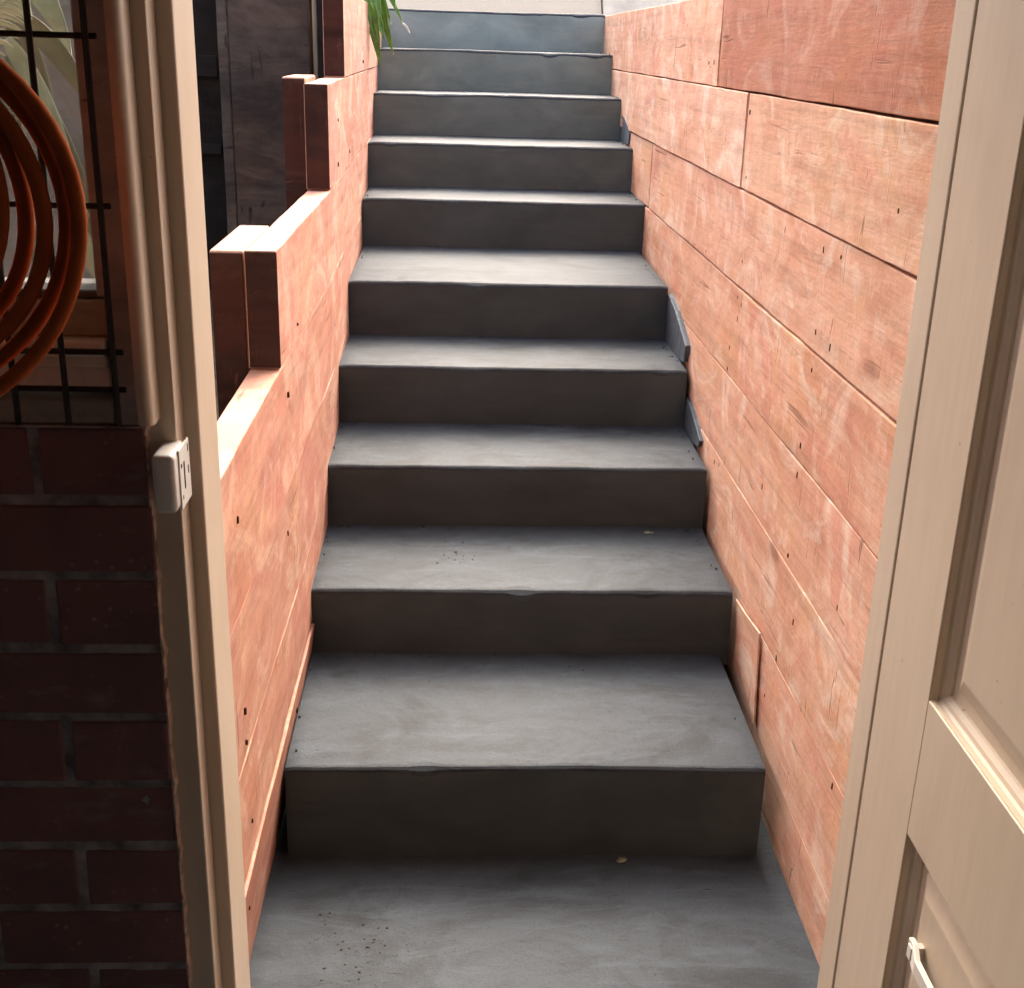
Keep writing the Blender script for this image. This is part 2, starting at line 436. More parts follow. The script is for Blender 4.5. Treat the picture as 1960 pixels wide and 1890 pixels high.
# ------------------------------------------------------------------ staircase
st = thing('staircase', 'ten grey trowelled cement steps climbing between the timber walls', 'staircase', (0.17, 2.18, 0))
def step_bm(k):
    y0 = SY[k]; y1 = SY[k + 1] + .04 if k < 9 else 6.76
    z0 = (SZ[k - 1] - .03) if k else -.02
    z1 = SZ[k]; xl, xr = SL[k], SR[k]
    n = 64; rings = []
    for i in range(n + 1):
        x = xl + (xr - xl) * i / n
        e = 0.0
        if i in (0, n): e = .006
        elif i in (1, n - 1): e = .0015
        s = k * 7.7
        dz = .0035 * nz(x * 2.2, s, 0) + .0012 * nz(x * 13, s, 3) - e
        dy = .006 * nz(x * 2.5, s, 6) + .0013 * nz(x * 15, s, 9) + e
        r = .012 + .004 * nz(x * 6, s, 12)
        chip = max(0, nz(x * 9, s, 20) - .30) * .035
        r += chip
        pr = [(y0 + dy * .3 + .003, z0), (y0 + dy * .6, z0 + (z1 - z0) * .35), (y0 + dy, z1 - r - .03), (y0 + dy, z1 - r + dz), (y0 + dy + r * .13, z1 - r * .5 + dz), (y0 + dy + r * .5, z1 - r * .13 + dz), (y0 + dy + r, z1 + dz)]
        for q in range(1, 7):
            t = q / 6
            pr.append((y0 + dy + r + (y1 - y0 - r) * t, z1 + dz * (1 - t) + .0025 * nz(x * 4, y0 + t, s)))
        pr.append((y1, z0))
        rings.append([Vector((x, a, b)) for a, b in pr])
    bm = loft(bmesh.new(), rings)
    bm.normal_update()
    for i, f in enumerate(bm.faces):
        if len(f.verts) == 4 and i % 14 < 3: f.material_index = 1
    return bm
for k in range(10):
    obj('step', step_bm(k), [M_conc, M_riser], st, True, ([(1, 1, 1, 1)] * 5 + [(1.25, 1.22, 1.15, 1), (1.75, 1.7, 1.5, 1), (2.8, 2.7, 2.3, 1), (4.0, 3.85, 3.2, 1), (6.2, 5.8, 4.8, 1)])[k])  # tint pales the upper five risers: skylight painted into their colour
# cement haunches packed between the step ends and the timber
def haunch(side, x0, x1, yb, zb, zt, yf, zf0, zf1):
    bm = bmesh.new(); n = 5; rings = []
    pr = [(yb + .02, zb - .01), (yb + .02, zt), (yb - .04, zt - .005), (yb * .6 + yf * .4, zt - (zt - zf1) * .25), (yf, zf1), (yf + .02, zf0), (yb * .5 + yf * .5, zb - .01)]
    for i in range(n + 1):
        x = x0 + (x1 - x0) * i / n
        rings.append([Vector((x + .004 * nz(a * 9, b * 9, i), a + .006 * nz(i, a * 5, b * 5), b + .006 * nz(b * 7, i, a * 7))) for a, b in pr])
    loft(bm, rings)
    obj('haunch', bm, M_render, st, True)
haunch(1, .686, .712, 3.914, .737, .885, 3.56, .745, .80)
haunch(1, .692, .712, 3.511, .562, .65, 3.27, .57, .595)
haunch(1, .698, .712, 5.488, 1.258, 1.37, 5.16, 1.262, 1.31)

# ------------------------------------------------------------------ right timber wall
def tint(r=1, g=1, b=1, s=0): return (r, g, b, s)
rw = thing('timber_retaining_wall', 'tall wall of salmon pink sleepers rising on the right of the steps', 'retaining wall', (.74, 1.6, 0))
def nail_bm(x, y, z, side, h=.011, w=.0028):
    bm = bmesh.new()
    add_box(bm, x - .0012, x + .003, y - w * .75, y + w * .75, z - h * .62, z + h * .62, bev=.0009, seg=1)
    for v in bm.verts: v.co.y += (v.co.z - z) * .12 * math.sin(y * 91 + z * 37)
    return bm
Rz = [(-.05, .15), (.15, .38), (.38, .615), (.615, .845), (.845, 1.08), (1.08, 1.312), (1.312, 1.541), (1.541, 1.777)]
Roff = [.0052, .0044, .0034, .0030, .0022, .0016, .0002, -.0012]
splits = {0: [1.585, 4.2], 1: [1.585, 3.9], 2: [1.585, 4.6], 3: [1.585, 5.0], 4: [1.585, 6.4], 5: [1.585, 4.56, 6.4], 6: [1.585, 3.078, 6.4], 7: [1.585, 3.47, 6.37]}
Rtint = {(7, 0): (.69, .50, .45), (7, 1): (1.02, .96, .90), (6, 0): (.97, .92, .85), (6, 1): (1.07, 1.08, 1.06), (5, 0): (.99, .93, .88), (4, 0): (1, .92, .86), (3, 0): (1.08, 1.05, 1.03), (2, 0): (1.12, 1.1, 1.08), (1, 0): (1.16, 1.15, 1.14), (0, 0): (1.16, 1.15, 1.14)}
nailsR = [(2.331, 1.279), (2.219, 1.283), (2.622, 1.276), (3.034, 1.221), (2.991, 1.147), (2.962, 1.045), (2.991, 1.004), (2.321, 1.121), (2.221, 1.114), (3.442, 1.10), (3.009, 1.055), (3.049, .917), (3.054, .86), (2.32, 1.045), (2.34, .882), (2.342, .818), (3.113, .585), (3.053, .598), (2.343, .638), (2.344, .395), (2.254, .526), (3.051, 1.495), (3.025, 1.345), (3.115, 1.36), (4.682, 1.345), (3.601, 1.60), (3.53, 1.602), (2.403, .269), (3.56, 1.269), (1.908, .36), (2.0, .68), (2.6, .70), (1.95, 1.40)]
for c, (z0, z1) in enumerate(Rz):
    ys = splits[c]
    for q in range(len(ys) - 1):
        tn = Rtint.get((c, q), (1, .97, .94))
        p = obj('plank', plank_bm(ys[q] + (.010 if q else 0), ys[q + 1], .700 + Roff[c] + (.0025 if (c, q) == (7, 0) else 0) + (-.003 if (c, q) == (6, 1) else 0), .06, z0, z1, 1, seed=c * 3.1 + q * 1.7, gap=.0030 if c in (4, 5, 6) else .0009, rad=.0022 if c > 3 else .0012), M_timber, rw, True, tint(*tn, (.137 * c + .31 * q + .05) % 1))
        for (y, z) in nailsR:
            if z0 < z <= z1 and ys[q] < y <= ys[q + 1]:
                obj('nail', nail_bm(.700 + Roff[c], y, z, 1, .006 + .006 * abs(math.sin(y * 50 + z * 9))), M_nail, p)
# dark backing that closes the joints from behind (the posts the boards are nailed to)
for y in (1.7, 2.3, 3.03, 3.75, 4.5, 5.3, 6.1):
    obj('post', box(.768, .868, y - .05, y + .05, -.2, 1.74, bev=.004), M_black, rw)
bm = bmesh.new(); add_box(bm, .7635, .767, 1.6, 6.36, -.1, 1.74); obj('backing_sheet', bm, M_slot, rw)
# short splintered strip nailed low down
bm = bmesh.new()
pts = [(2.703, .366), (2.60, .374), (2.462, .393), (2.452, .30), (2.430, .178), (2.47, .19), (2.55, .21), (2.633, .25)]
loft(bm, [[Vector((x, y + (.004 if x > .69 else 0), z)) for y, z in pts] for x in (.6945, .6985)])
o = obj('offcut_strip', bm, M_timber, rw, False, tint(1.02, 1.04, 1.04, .66)); o['label'] = 'pale splintered offcut nailed low on the wall'


# ------------------------------------------------------------------ left timber wall (steps up with the stairs)
lw = thing('stepped_timber_wall', 'salmon sleeper wall on the left whose top steps up with the stairs', 'retaining wall', (-.37, 1.6, 0))
Lz = [(-.05, .300, 1.585, 3.4), (.300, .50, 1.585, 3.9), (.50, .765, 1.585, 4.7), (.765, 1.026, 1.585, 5.2), (1.026, 1.2565, 2.330, 6.35), (1.2565, 1.5265, 3.332, 6.35), (1.5265, 1.775, 3.90, 6.35)]
lean = .002
nailsL = [(1.784, .587), (1.782, .529), (1.80, .92), (1.749, .22), (2.586, 1.06), (2.339, .679), (2.415, .952), (2.407, .225), (2.677, .31), (1.797, .364), (3.6, 1.3), (3.62, 1.42), (4.8, 1.56), (4.05, 1.3)]
def lx(z, y=0): return (-.376 + .126 * z) if z < .3 else -.342 + lean * z - .0125 * max(0.0, y - 3.3)
for c, (z0, z1, y0, y1) in enumerate(Lz):
    off = [.0, -.003, -.002, -.0012, -.0004, .0004, .0012][c]
    segs = [(y0, y1)]

    for q, (a, b) in enumerate(segs):
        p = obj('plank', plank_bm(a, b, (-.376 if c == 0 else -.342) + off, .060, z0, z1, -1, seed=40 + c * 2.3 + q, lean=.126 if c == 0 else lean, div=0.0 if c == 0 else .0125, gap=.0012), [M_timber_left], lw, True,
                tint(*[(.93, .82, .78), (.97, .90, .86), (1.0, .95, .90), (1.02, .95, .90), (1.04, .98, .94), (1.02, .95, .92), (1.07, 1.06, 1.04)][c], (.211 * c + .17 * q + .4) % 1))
        if c >= 4 and q == 0:
            # thin dark brown plate on the sleeper's saw-cut end
            e = bmesh.new(); xa = -.342 + off + lean * (z0 + z1) / 2 - .0125 * max(0.0, a - 3.3)
            add_box(e, xa - .060, xa - .0005, a - .0035, a + .001, z0 + .004, z1 - .003, bev=.001, seg=1)
            obj('end_grain', e, M_endgrain, p, False, (1, 1, 1, .3 + .1 * c))
        for (y, z) in nailsL:
            if z0 < z <= z1 and a < y <= b:
                obj('nail', nail_bm(lx(z, y) + off, y, z, -1, .005 + .005 * abs(math.sin(y * 40 + z * 9))), M_nail, p)
# posts that hold the sleepers, flush with their tops, on the outer side
def wall_post(xa, xb, ya, yb, zt, sd):
    bm = bmesh.new(); add_box(bm, xa, xb, ya, yb, .3, zt, bev=.004)
    for v in bm.verts:
        v.co.x += .002 * nz(v.co.x * 9, v.co.y * 9, v.co.z * 5)
    p = obj('post', bm, M_timber_left, lw, False, (1.0, .93, .88, sd))
    e = bmesh.new(); add_box(e, xa + .001, xb - .001, ya - .004, ya + .001, .3, zt - .004, bev=.001, seg=1)
    obj('front_face', e, M_endgrain, p, False, (1.05, 1, 1, sd))
wall_post(-.468, -.4045, 2.336, 2.675, 1.254, .21)
wall_post(-.466, -.4065, 3.40, 3.66, 1.538, .57)

# ------------------------------------------------------------------ dark timber fence behind the left wall
fe = thing('dark_timber_fence', 'black weathered upright board fence behind the left sleeper wall', 'fence', (-.8, 4.45, .7))
def board(xa, xb, y, z0, z1, sd, colr, m=M_black, name='board'):
    bm = bmesh.new(); n = 24; rings = []
    for i in range(n + 1):
        z = z0 + (z1 - z0) * i / n; w = .004
        a = xa + w * nz(z * 3, sd, 1); b = xb + w * nz(z * 3, sd, 2)
        pr = [(a, y + .004), (a + .004, y)] + [(a + (b - a) * t, y + .003 * nz(t * 5, z * 4, sd)) for t in (.2, .35, .5, .65, .8)] + [(b - .004, y), (b, y + .004), (b, y + .03), (a, y + .03)]
        rings.append([Vector((p, q, z)) for p, q in pr])
    loft(bm, rings)
    return obj(name, bm, m, fe, True, (*colr, sd))
board(-1.10, -.828, 4.55, .5, 2.3, .12, (.25, .22, .22))
board(-1.40, -1.105, 4.55, .5, 2.3, .72, (.35, .32, .32))
board(-.822, -.786, 4.452, .5, 2.3, .33, (1.7, 1.65, 1.55))
board(-.784, -.512, 4.45, .5, 2.3, .52, (1.25, 1.15, 1.1))
bm = bmesh.new(); add_box(bm, -1.40, -.84, 4.515, 4.548, 1.50, 1.57, bev=.003); add_box(bm, -1.40, -.84, 4.515, 4.548, 1.24, 1.275, bev=.003)
obj('rail', bm, M_black, fe, False, (.3, .28, .28, .9))
# narrow post right of the bright gap
o = obj('fence_post', box(-.4865, -.461, 4.47, 4.53, .6, 2.4, bev=.002), M_black, None, False, (.25, .25, .3, .4), loc=(-.486, 4.53, .6)); tag(o, 'thin dark upright beside the white pole at the fence end', 'post')
bm = bmesh.new(); tube(bm, [(-.4965, 4.50, .6), (-.4965, 4.50, 1.5), (-.4965, 4.50, 2.4)], .0085, 12); o = obj('white_pole', bm, M_pale, None, 'round', loc=(-.4965, 4.5, .6)); tag(o, 'slim white pole between the dark fence board and its end post', 'pole')

# pale wall beyond the top step, sloped back to catch more skylight
o = thing('garden_wall', 'pale rendered wall beyond the top of the steps, sloped to catch skylight', 'wall', (1, 9.3, 1.77))
bm = bmesh.new(); loft(bm, [[Vector((x, 9.2, 1.6)), Vector((x, 11.2, 4.0)), Vector((x, 11.6, 4.0)), Vector((x, 11.6, 1.6))] for x in (-6, 1.02)]); obj('wall_panel', bm, M_pale, o)
bm = bmesh.new(); loft(bm, [[Vector((x, 9.16, 1.6)), Vector((x, 11.16, 4.0)), Vector((x, 11.6, 4.0)), Vector((x, 11.6, 1.6))] for x in (1.03, 6)]); obj('wall_panel', bm, M_paving, o)

# ------------------------------------------------------------------ left door jamb
jb = thing('door_jamb', 'cream painted rebated timber jamb on the left of the doorway', 'door jamb', (-.32, 1.43, 0))
def jamb_piece(name, x0, x1, y0, y1, z0, z1, bev, seed, mt=M_jamb):
    bm = bmesh.new(); n = 30; rings = []
    for i in range(n + 1):
        z = z0 + (z1 - z0) * i / n
        w = .0009 * nz(z * 2.2, seed, 0); w2 = .0009 * nz(z * 2.5, seed, 7)
        a, b, c, d = x0, x1 + w, y0 + w2, y1
        pr = [(a, c), (b - bev, c), (b - bev * .3, c + bev * .3), (b, c + bev), (b, d), (a, d)]
        rings.append([Vector((p, q, z)) for p, q in pr])
    loft(bm, rings)
    return obj(name, bm, mt, jb, True)
jamb_piece('frame', -.3755, -.3205, 1.352, 1.3915, 0, 2.12, .002, 1)
jamb_piece('stop', -.400, -.302, 1.392, 1.497, 0, 2.12, .003, 2)
bm = bmesh.new()
rings = []
for i in range(26):
    z = 1.221 + (2.1 - 1.221) * i / 25
    k = 1 if i else .35
    xc, yc = -.3445, 1.334
    pr = [(-.3530, 1.3515), (-.3530, 1.316)] + [(-.3450 + .0085 * math.sin(a), 1.3245 - .0115 * math.cos(a)) for a in [R_(d) for d in (0, 22, 45, 68, 90)]] + [(-.3365, 1.3515)]
    rings.append([Vector((p + .0006 * nz(z * 4, 3, 1), q + (0 if i else .004), z)) for p, q in pr])
loft(bm, rings)
obj('bead', bm, M_jamb, jb, 'round')
# the white strike box screwed to the jamb
sb = thing('lock_strike_box', 'white enamelled lock strike box screwed to the left jamb', 'lock strike', (-.325, 1.33, 1.16))
bm = bmesh.new(); add_box(bm, -.3385, -.3130, 1.300, 1.362, 1.1225, 1.1925, bev=.0065, seg=4)
obj('body', bm, M_white, sb, 'round')
bm = bmesh.new(); add_box(bm, -.3140, -.3112, 1.3200, 1.372, 1.120, 1.192, bev=.0010, seg=2)
obj('face_plate', bm, M_white, sb, True)
for (ya, yb, za, zb) in ((1.338, 1.3435, 1.140, 1.173), (1.3255, 1.331, 1.169, 1.1735), (1.359, 1.3625, 1.152, 1.162), (1.362, 1.3655, 1.178, 1.187), (1.3265, 1.330, 1.131, 1.136)):
    obj('slot', box(-.3118, -.3108, ya, yb, za, zb, bev=.0003, seg=1), M_slot, sb)

# ------------------------------------------------------------------ brick wall
bw = thing('brick_wall', 'dark red brick wall with grey mortar below the barred window', 'brick wall', (-.9, 1.4, 0))
BT = 1.2135; CH = .0955
bm = bmesh.new(); x_end = -.3515
for r in range(13):
    zt = BT - r * CH - .001; zb = zt - CH + .0118
    first = -.479 if r % 2 == 0 else -.359 - .24
    xs = [x_end]; x = first
    while x > -3: xs.append(x); x -= .24
    for a, b in zip(xs[:-1], xs[1:]):
        j = random.uniform
        sh = .0018
        x1 = a - (.0058 if a != x_end else j(0, .004)); x0 = b + .0058
        t = bmesh.new(); add_box(t, x0, x1, 1.340 + j(-.0015, .0015), 1.44, max(zb, .0) + j(-.001, .001), zt + j(-.001, .001), bev=.003, seg=2)
        for v in t.verts:
            v.co += Vector((.0025 * nz(v.co.x * 31, v.co.z * 31, r), .0018 * nz(v.co.x * 40, v.co.z * 40, 4), .0022 * nz(v.co.z * 33, v.co.x * 20, r)))
        me = bpy.data.meshes.new('t'); t.to_mesh(me); t.free(); bm.from_mesh(me); bpy.data.meshes.remove(me)
obj('brickwork', bm, M_brick, bw, True)
bm = bmesh.new(); n = 160; rows = []
for i in range(n + 1):      # raked mortar bed, slightly wavy
    x = -3 + (x_end - .003 + 3) * i / n
    rows.append([Vector((x, 1.3425 + .0016 * nz(x * 30, z * 30, 0), z)) for z in [BT * k / 90 for k in range(91)]])
vv = [[bm.verts.new(p) for p in r] for r in rows]
for a, b in zip(vv[:-1], vv[1:]):
    for k in range(90): bm.faces.new((a[k], b[k], b[k + 1], a[k + 1]))
add_box(bm, -3, x_end - .004, 1.353, 1.50, 0, BT - .001)
obj('mortar', bm, M_mortar, bw)
# crumbly squeezed-out mortar at the raw brick end beside the jamb
bm = bmesh.new(); rings = []
n = 110
for i in range(n + 1):
    z = BT * i / n
    ph = ((BT - z) % CH) / CH
    blob = max(0, 1 - min(ph, 1 - ph) * 9) * .0042
    w = .0035 + blob + .0025 * nz(z * 38, 1, 5) + .0012 * nz(z * 110, 4, 5)
    xe = x_end - .003
    pr = [(xe, 1.350), (xe, 1.3405), (xe + w * .5, 1.3405 + .001 * nz(z * 90, 0, 0)), (xe + w, 1.345), (xe + w * .9, 1.358)]
    rings.append([Vector((p, q, z)) for p, q in pr])
loft(bm, rings)
obj('mortar_edge', bm, M_mortar_pale, bw, True)

# ------------------------------------------------------------------ window
wd = thing('barred_window', 'old timber window with dirty paint and a black iron grille', 'window', (-.6, 1.35, 1.22))
bm = bmesh.new()
add_box(bm, -.3825, -.3535, 1.334, 1.42, 1.217, 2.1, bev=.002)      # right stile
obj('frame', bm, M_old, wd, False, (1, .96, .92, .2))
obj('frame', box(-1.6, -1.5, 1.334, 1.42, 1.217, 2.1, bev=.002), M_old, wd, False, (1, 1, 1, .5))
obj('frame', box(-1.5, -.3825, 1.334, 1.42, 2.02, 2.1, bev=.002), M_old, wd, False, (1, 1, 1, .6))
obj('frame', box(-.3955, -.383, 1.348, 1.42, 1.3585, 2.02, bev=.003), M_old, wd, False, (1.05, .98, .90, .8))   # sash stile
obj('rail', box(-1.5, -.384, 1.343, 1.42, 1.3155, 1.3565, bev=.003), M_old, wd, False, (1.0, .88, .68, .3))      # brown bottom board
obj('rail', box(-1.5, -.3845, 1.350, 1.42, 1.3570, 1.3665, bev=.003), M_old, wd, False, (.4, .38, .36, .1))
o = obj('sill', box(-1.5, -.3855, 1.322, 1.40, 1.2975, 1.3150, bev=.003), M_white_matt, wd); o['label'] = 'chipped off-white sill strip with a screw'
obj('sill', box(-1.5, -.3855, 1.330, 1.40, 1.2835, 1.2967, bev=.003), M_white_old, wd)
obj('rail', box(-1.5, -.3850, 1.339, 1.40, 1.2540, 1.2830, bev=.002), M_white_old, wd)
obj('frame', box(-1.5, -.3835, 1.335, 1.42, 1.2165, 1.2460, bev=.003), M_old, wd, False, (.7, .68, .62, .9))
obj('screw', box(-.4115, -.4075, 1.3205, 1.3235, 1.3035, 1.3075, bev=.001), M_nail, wd)
obj('pane', box(-1.5, -.394, 1.385, 1.388, 1.3665, 2.02), M_glass, wd)
# lead-like flashing strip on top of the bricks
obj('flashing', box(-1.6, -.3535, 1.331, 1.39, 1.2140, 1.2160, bev=.0006), M_mortar, wd)
gr = bmesh.new()
grille = obj('grille_frame', box(-1.5, -.3630, 1.306, 1.311, 1.9895, 1.9975, bev=.001), M_iron, wd)
for i, x in enumerate([-.3705 - .0545 * k for k in range(20)]):
    tb = bmesh.new(); n = 10
    pts = [(x + .0012 * nz(z * 5, i, 0), 1.3045 + .001 * nz(z * 4, i, 2), z) for z in [1.226 + (1.998 - 1.226) * q / n for q in range(n + 1)]]
    tube(tb, pts, 0.0034, 6)
    obj('bar', tb, M_iron, grille, 'round')
for z in (1.628, 1.462, 1.3065, 1.2645, 1.80):
    tb = bmesh.new(); tube(tb, [(x, 1.3125, z + .001 * nz(x * 4, z, 0)) for x in [-1.5 + (1.5 - .362) * q / 12 for q in range(13)]], .0034, 6)
    obj('bar', tb, M_iron, grille, 'round')

# ------------------------------------------------------------------ hose coil
hs = thing('coiled_hose', 'coil of orange hose hanging in front of the barred window', 'hose', (-.56, 1.2, 1.63))
bm = bmesh.new(); pts = []
loops = [(-.555 - .002 * k, 1.461 + .006 * k, .1975 - .0150 * k, .190 - .0135 * k, 1.185 + .010 * (k % 2)) for k in range(7)]
N = 56
for li, (cx, cz, r, rz_, yy) in enumerate(loops):
    nx_ = loops[min(li + 1, len(loops) - 1)]
    for i in range(N):
        t = i / N
        s = max(0, (t - .75) / .25); s = s * s * (3 - 2 * s)
        a = -math.pi / 2 * 0 + math.pi * .9 - 2 * math.pi * t
        X = cx + (nx_[0] - cx) * s; Zc = cz + (nx_[1] - cz) * s; rr = r + (nx_[2] - r) * s; Y = yy + (nx_[4] - yy) * s; rz2 = rz_ + (nx_[3] - rz_) * s
        wob = 1 + .012 * math.sin(3 * a + li * 1.3)
        pts.append((X + rr * wob * math.cos(a), Y + .004 * math.sin(2 * a + li), Zc + rz2 * wob * math.sin(a)))
tube(bm, pts, .0078, 14, fixed=Vector((0, 1, 0)))
obj('hose_tube', bm, M_hose, hs, 'round')
bm = bmesh.new(); tube(bm, [(-.60, 1.335, 1.66), (-.60, 1.28, 1.652), (-.60, 1.20, 1.643), (-.60, 1.14, 1.645), (-.60, 1.135, 1.67)], .005, 8)
hk = obj('wall_hook', bm, M_iron, None, True, loc=(-.60, 1.33, 1.66)); tag(hk, 'black iron hook on the window frame holding the orange hose', 'hook')

# ------------------------------------------------------------------ yard seen through the window
yd = thing('block_wall', 'grey block wall seen through the window panes', 'wall', (-1.6, 2.35, .55))
obj('blockwork', box(-3.1, -.60, 2.30, 2.42, .55, 2.05, bev=.004), M_block, yd)
def strap_leaf(bm, base, tip, width, sag, twist=0.0, n=14, mi=0):
    base = Vector(base); tip = Vector(tip); d = tip - base
    side = Vector((d.z, 0, -d.x)).normalized() if abs(d.x) + abs(d.z) > 1e-4 else Vector((1, 0, 0))
    side = (side + Vector((0, twist, 0))).normalized()
    prev = None
    for i in range(n + 1):
        t = i / n
        p = base + d * t + Vector((0, 0, sag * 4 * t * (1 - t)))
        w = width * (math.sin(math.pi * min(1, .12 + t * .88)) ** .7) * (1 if t < .97 else .1)
        row = [p - side * w, p - side * w * .5 + Vector((0, w * .25, 0)), p + Vector((0, w * .45, 0)), p + side * w * .5 + Vector((0, w * .25, 0)), p + side * w]
        row = [bm.verts.new(q) for q in row]
        if prev:
            for k in range(4):
                f = bm.faces.new((prev[k], prev[k + 1], row[k + 1], row[k])); f.material_index = mi
        prev = row
    return bm
def solid(o, th=.0012):
    md = o.modifiers.new('thick', 'SOLIDIFY'); md.thickness = th
    return o
pl = thing('broad_leaf_plant', 'drooping broad leaved plant behind the window glass', 'plant', (-.62, 2.0, .55))
bm = bmesh.new(); tube(bm, [(-.62, 2.0, .55), (-.64, 2.0, 1.0), (-.68, 1.98, 1.4), (-.66, 1.96, 1.75)], [.012, .011, .009, .006], 8)
obj('stem', bm, M_leaf_dull, pl, 'round')
LV = [((-.665, 1.95, 1.60), (-.545, 1.93, 1.30), .022, .02), ((-.67, 1.95, 1.62), (-.57, 1.9, 1.42), .018, .02), ((-.67, 1.95, 1.66), (-.53, 1.93, 1.50), .016, .03),
      ((-.66, 1.96, 1.72), (-.56, 1.9, 1.60), .020, .03), ((-.66, 1.95, 1.55), (-.75, 1.9, 1.38), .015, .03), ((-.60, 1.94, 1.42), (-.545, 1.92, 1.24), .018, .0),
      ((-.66, 1.96, 1.75), (-.60, 1.92, 1.98), .02, .02), ((-.66, 1.96, 1.72), (-.78, 1.9, 1.9), .02, .03), ((-.66, 1.96, 1.66), (-.61, 1.95, 1.50), .015, .01)]
for i, (a, b, w_, s_) in enumerate(LV):
    bm = bmesh.new(); strap_leaf(bm, a, b, w_, s_, .3 * math.sin(i * 2.1))
    solid(obj('leaf', bm, M_leaf_dull if i % 2 == 0 else M_leaf_pale, pl, 'round'))
fn = thing('fern', 'pale fern with ribbed fronds behind the top left window pane', 'fern', (-.78, 1.9, .55))
def frond(a, b, sag, w_, n=16):
    bm = bmesh.new(); a = Vector(a); b = Vector(b); pts = []
    for i in range(n + 1):
        t = i / n; pts.append(a + (b - a) * t + Vector((0, 0, sag * 4 * t * (1 - t))))
    tube(bm, pts, .0022, 5)
    for i in range(2, n):
        p = pts[i]; d = (pts[i] - pts[i - 1]).normalized(); s = Vector((-d.z, 0, d.x))
        L = w_ * math.sin(math.pi * i / n) ** .7
        for sg in (-1, 1):
            strap_leaf(bm, p, p + s * sg * L + d * L * .45, .0045, .006, .2, n=5)
    solid(obj('frond', bm, M_fern, fn, 'round'), .0008)
bm = bmesh.new(); tube(bm, [(-.78, 1.9, .55), (-.77, 1.9, 1.0), (-.74, 1.9, 1.5)], [.012, .01, .006], 7); obj('stem', bm, M_leaf_dull, fn, True)
frond((-.74, 1.9, 1.5), (-.60, 1.86, 1.68), .05, .05)
frond((-.74, 1.9, 1.5), (-.70, 1.88, 1.80), .0, .05)
frond((-.74, 1.9, 1.5), (-.86, 1.88, 1.62), .05, .05)
frond((-.74, 1.9, 1.5), (-.66, 1.82, 1.60), .04, .035)

# ------------------------------------------------------------------ strap leaved plant leaning over the left wall near the top
sp = thing('strap_leaf_plant', 'green strap leaved plant hanging over the left wall near the top step', 'plant', (-.42, 5.35, 1.78))
for i, (a, b, w_, s_) in enumerate([((-.43, 5.35, 1.80), (-.335, 5.22, 1.50), .022, .05), ((-.42, 5.36, 1.82), (-.285, 5.25, 1.545), .022, .06), ((-.42, 5.37, 1.85), (-.245, 5.28, 1.66), .012, .05),
                                    ((-.43, 5.33, 1.82), (-.315, 5.15, 1.60), .022, .05), ((-.43, 5.30, 1.83), (-.330, 5.10, 1.58), .020, .06), ((-.42, 5.34, 1.86), (-.29, 5.2, 1.66), .016, .05), ((-.44, 5.25, 1.95), (-.345, 5.12, 1.58), .026, .05), ((-.43, 5.22, 2.0), (-.325, 5.10, 1.66), .028, .05), ((-.42, 5.28, 2.0), (-.30, 5.16, 1.62), .026, .05), ((-.42, 5.30, 2.0), (-.27, 5.2, 1.72), .020, .06), ((-.43, 5.2, 2.0), (-.35, 5.06, 1.70), .026, .04), ((-.43, 5.36, 1.80), (-.33, 5.30, 2.12), .016, .03), ((-.43, 5.36, 1.80), (-.56, 5.2, 2.05), .018, .04), ((-.43, 5.36, 1.80), (-.46, 5.5, 2.15), .016, .03)]):
    bm = bmesh.new(); strap_leaf(bm, Vector(a) + Vector((.02, 0, .04)), Vector(b) + Vector((.018, 0, .035)), w_, s_, .5 * math.sin(i * 1.7))
    solid(obj('leaf', bm, M_leaf, sp, 'round'))
bm = bmesh.new(); strap_leaf(bm, (-.231, 5.28, 1.702), (-.200, 5.26, 1.664), .0045, .006, .1, n=6)
o = solid(obj('leaf_tip', bm, M_white_matt, sp, True)); o['label'] = 'white dry tip of a strap leaf'

# ------------------------------------------------------------------ door leaf and right jamb
rj = thing('hinge_jamb', 'cream painted jamb at the hinge side right of the doorway', 'door jamb', (.63, 1.53, 0))
obj('post', box(.6000, .675, 1.508, 1.572, 0, 2.12, bev=.0025), M_cream, rj, True)
obj('head', box(-.302, .6, 1.395, 1.50, 2.04, 2.12, bev=.002), M_cream, rj)
dr = thing('panelled_door', 'cream panelled door swung open against the right side', 'door', (.62, 1.5, .01))
X0 = .6015; TH = .042; YH = 1.5045; YE = .70; Z0, Z1 = .012, 2.03
YS = 1.335; YS2 = .86     # panel openings between the stiles
def flat(bm, ya, yb, za, zb): add_box(bm, X0, X0 + TH, ya, yb, za, zb, bev=.0015)
bm = bmesh.new(); flat(bm, YS, YH, Z0, Z1); obj('stile', bm, M_cream, dr, True)
bm = bmesh.new(); flat(bm, YE, YS2, Z0, Z1); obj('stile', bm, M_cream, dr, True)
PANELS = [(.26, .668), (.868, 1.90)]
for za, zb in ((Z0, .26), (.668, .868), (1.90, Z1)):
    bm = bmesh.new(); flat(bm, YS2 + .0003, YS - .0003, za, zb); obj('rail', bm, M_cream, dr, True)
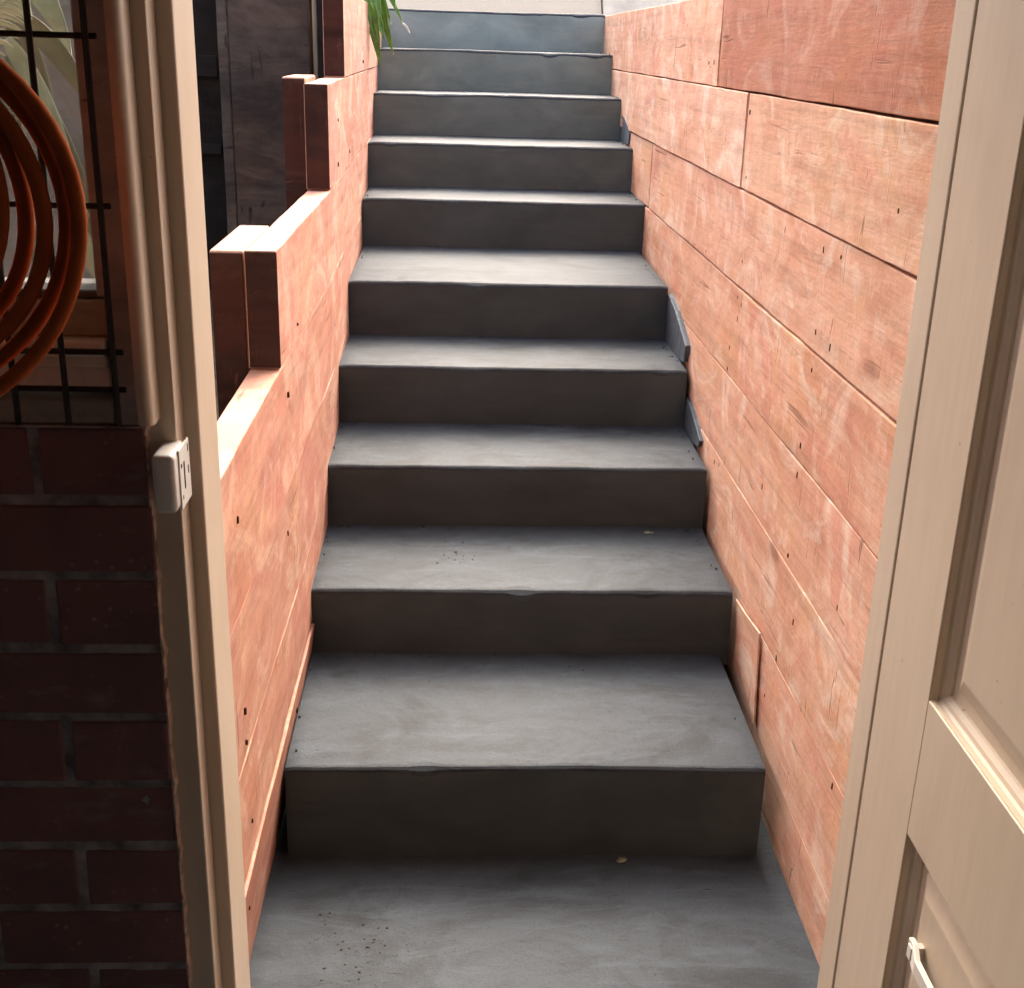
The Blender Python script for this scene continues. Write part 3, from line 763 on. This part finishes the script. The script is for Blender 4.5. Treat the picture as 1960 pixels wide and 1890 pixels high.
for (za, zb) in PANELS:
    # frames: nested rectangles with x depth: ledge, ogee, floor, bevel, raised field
    prof = [(-.003, .0028), (.0012, .0028), (.0014, .010), (.004, .0135), (.009, .0155), (.014, .0205), (.015, .024), (.034, .0245), (.036, .0205), (.058, .0125), (.062, .0120)]
    bm = bmesh.new(); rings = []
    for (ins, dx) in prof:
        x = X0 + dx
        rings.append([Vector((x, YS - ins, za + ins)), Vector((x, YS2 + ins, za + ins)), Vector((x, YS2 + ins, zb - ins)), Vector((x, YS - ins, zb - ins))])
    vr = [[bm.verts.new(p) for p in r] for r in rings]
    for a, b in zip(vr[:-1], vr[1:]):
        for i in range(4): bm.faces.new((a[i], a[(i + 1) % 4], b[(i + 1) % 4], b[i]))
    bm.faces.new(vr[-1])
    bk = [bm.verts.new(Vector((X0 + TH - .004, p.co.y, p.co.z))) for p in vr[0]]
    bm.faces.new(list(reversed(bk)))
    for i in range(4): bm.faces.new((vr[0][i], vr[0][(i + 1) % 4], bk[(i + 1) % 4], bk[i]))
    obj('panel', bm, M_cream, dr)
# white pull bar on the lower panel
hb = bmesh.new()
rings = []
for (y, z, h) in ((1.268, .5415, .014), (1.255, .5415, .0145), (1.23, .541, .0095), (1.20, .541, .0095), (1.12, .541, .0095), (1.02, .541, .0095), (1.0, .541, .0135), (.985, .541, .0135)):
    xo = .5915 if y < 1.25 and y > 1.01 else .597
    rings.append([Vector((xo, y, z - h)), Vector((xo + .002, y, z - h - .001)), Vector((xo + .0075, y, z - h)), Vector((xo + .0075, y, z + h)), Vector((xo + .002, y, z + h + .001)), Vector((xo, y, z + h))])
loft(hb, rings)
for y in (1.258, .995): add_box(hb, .595, .6135, y - .006, y + .006, .531, .551, bev=.001)
o = obj('handle', hb, M_white_matt, dr); o['label'] = 'white flat pull bar on the lower panel'
obj('screw', box(.6095, .6132, 1.272, 1.282, .522, .530, bev=.001), M_nail, dr)

# ------------------------------------------------------------------ leaf litter
def litter(name, x, y, z, s, mat, label, seed):
    bm = bmesh.new(); rnd = random.Random(seed)
    k = 9; c = bm.verts.new((x, y, z + .004))
    vs_ = []
    for i in range(k):
        a = 2 * math.pi * i / k; r = s * (.6 + .5 * rnd.random())
        vs_.append(bm.verts.new((x + r * math.cos(a) * 1.3, y + r * math.sin(a), z + .0015 + .003 * rnd.random())))
    for i in range(k): bm.faces.new((c, vs_[i], vs_[(i + 1) % k]))
    o = obj(name, bm, mat, None, True, loc=(x, y, z)); solid(o, .0008); tag(o, label, 'leaf', 'fallen leaves on the steps'); return o
litter('fallen_leaf', .366, 2.165, .002, .011, M_dryleaf, 'small pale green leaf on the bottom landing near the first riser', 1)
litter('fallen_leaf', .530, 3.075, .390, .011, M_leaf_pale, 'crumpled pale leaf at the back of the second tread', 2)
litter('fallen_leaf', .640, 3.095, .390, .008, M_dirt, 'dark curled leaf in the right back corner of the second tread', 3)
def specks(name, cx, cy, z, rx_, ry_, n, label, seed):
    bm = bmesh.new(); rnd = random.Random(seed)
    for i in range(n):
        x = cx + rnd.gauss(0, rx_); y = cy + rnd.gauss(0, ry_); s = rnd.uniform(.0007, .0020)
        add_box(bm, x - s * rnd.uniform(1, 2.6), x + s, y - s, y + s, z - .001, z + s * .6, bev=s * .25, seg=1)
    o = obj(name, bm, M_dirt, None, loc=(cx, cy, z)); tag(o, label, 'dirt crumbs', kind='stuff')
specks('dirt_crumbs', -.0, 2.90, .392, .035, .04, 14, 'dark dirt crumbs scattered on the second tread', 5)
specks('dirt_crumbs', -.19, 1.91, .001, .045, .05, 24, 'dark dirt crumbs scattered on the bottom landing left of centre', 6)
specks('dirt_crumbs', .12, 2.6, .222, .25, .06, 8, 'few loose crumbs on the first tread', 8)

bm = bmesh.new(); rnd = random.Random(12)
for k in range(1, 10):          # grit gathered where each tread meets the riser behind it and at its ends
    for i in range(16):
        if rnd.random() < .6: x = rnd.uniform(SL[k] + .02, SR[k] - .01); y = SY[k] - rnd.uniform(.002, .02)
        else: x = (SL[k - 1] + rnd.uniform(.004, .02)) if rnd.random() < .4 else SR[k - 1] - rnd.uniform(.012, .03); y = rnd.uniform(SY[k - 1] + .03, SY[k])
        q = rnd.uniform(.0008, .0028)
        add_box(bm, x - q * rnd.uniform(.6, 2.2), x + q, y - q, y + q, SZ[k - 1] - .002, SZ[k - 1] + q * .8, bev=q * .25, seg=1)
o = obj('dirt_grit', bm, M_dirt, None, loc=(.17, 4, .2)); tag(o, 'dark grit gathered along the backs and ends of the grey treads', 'grit', kind='stuff')
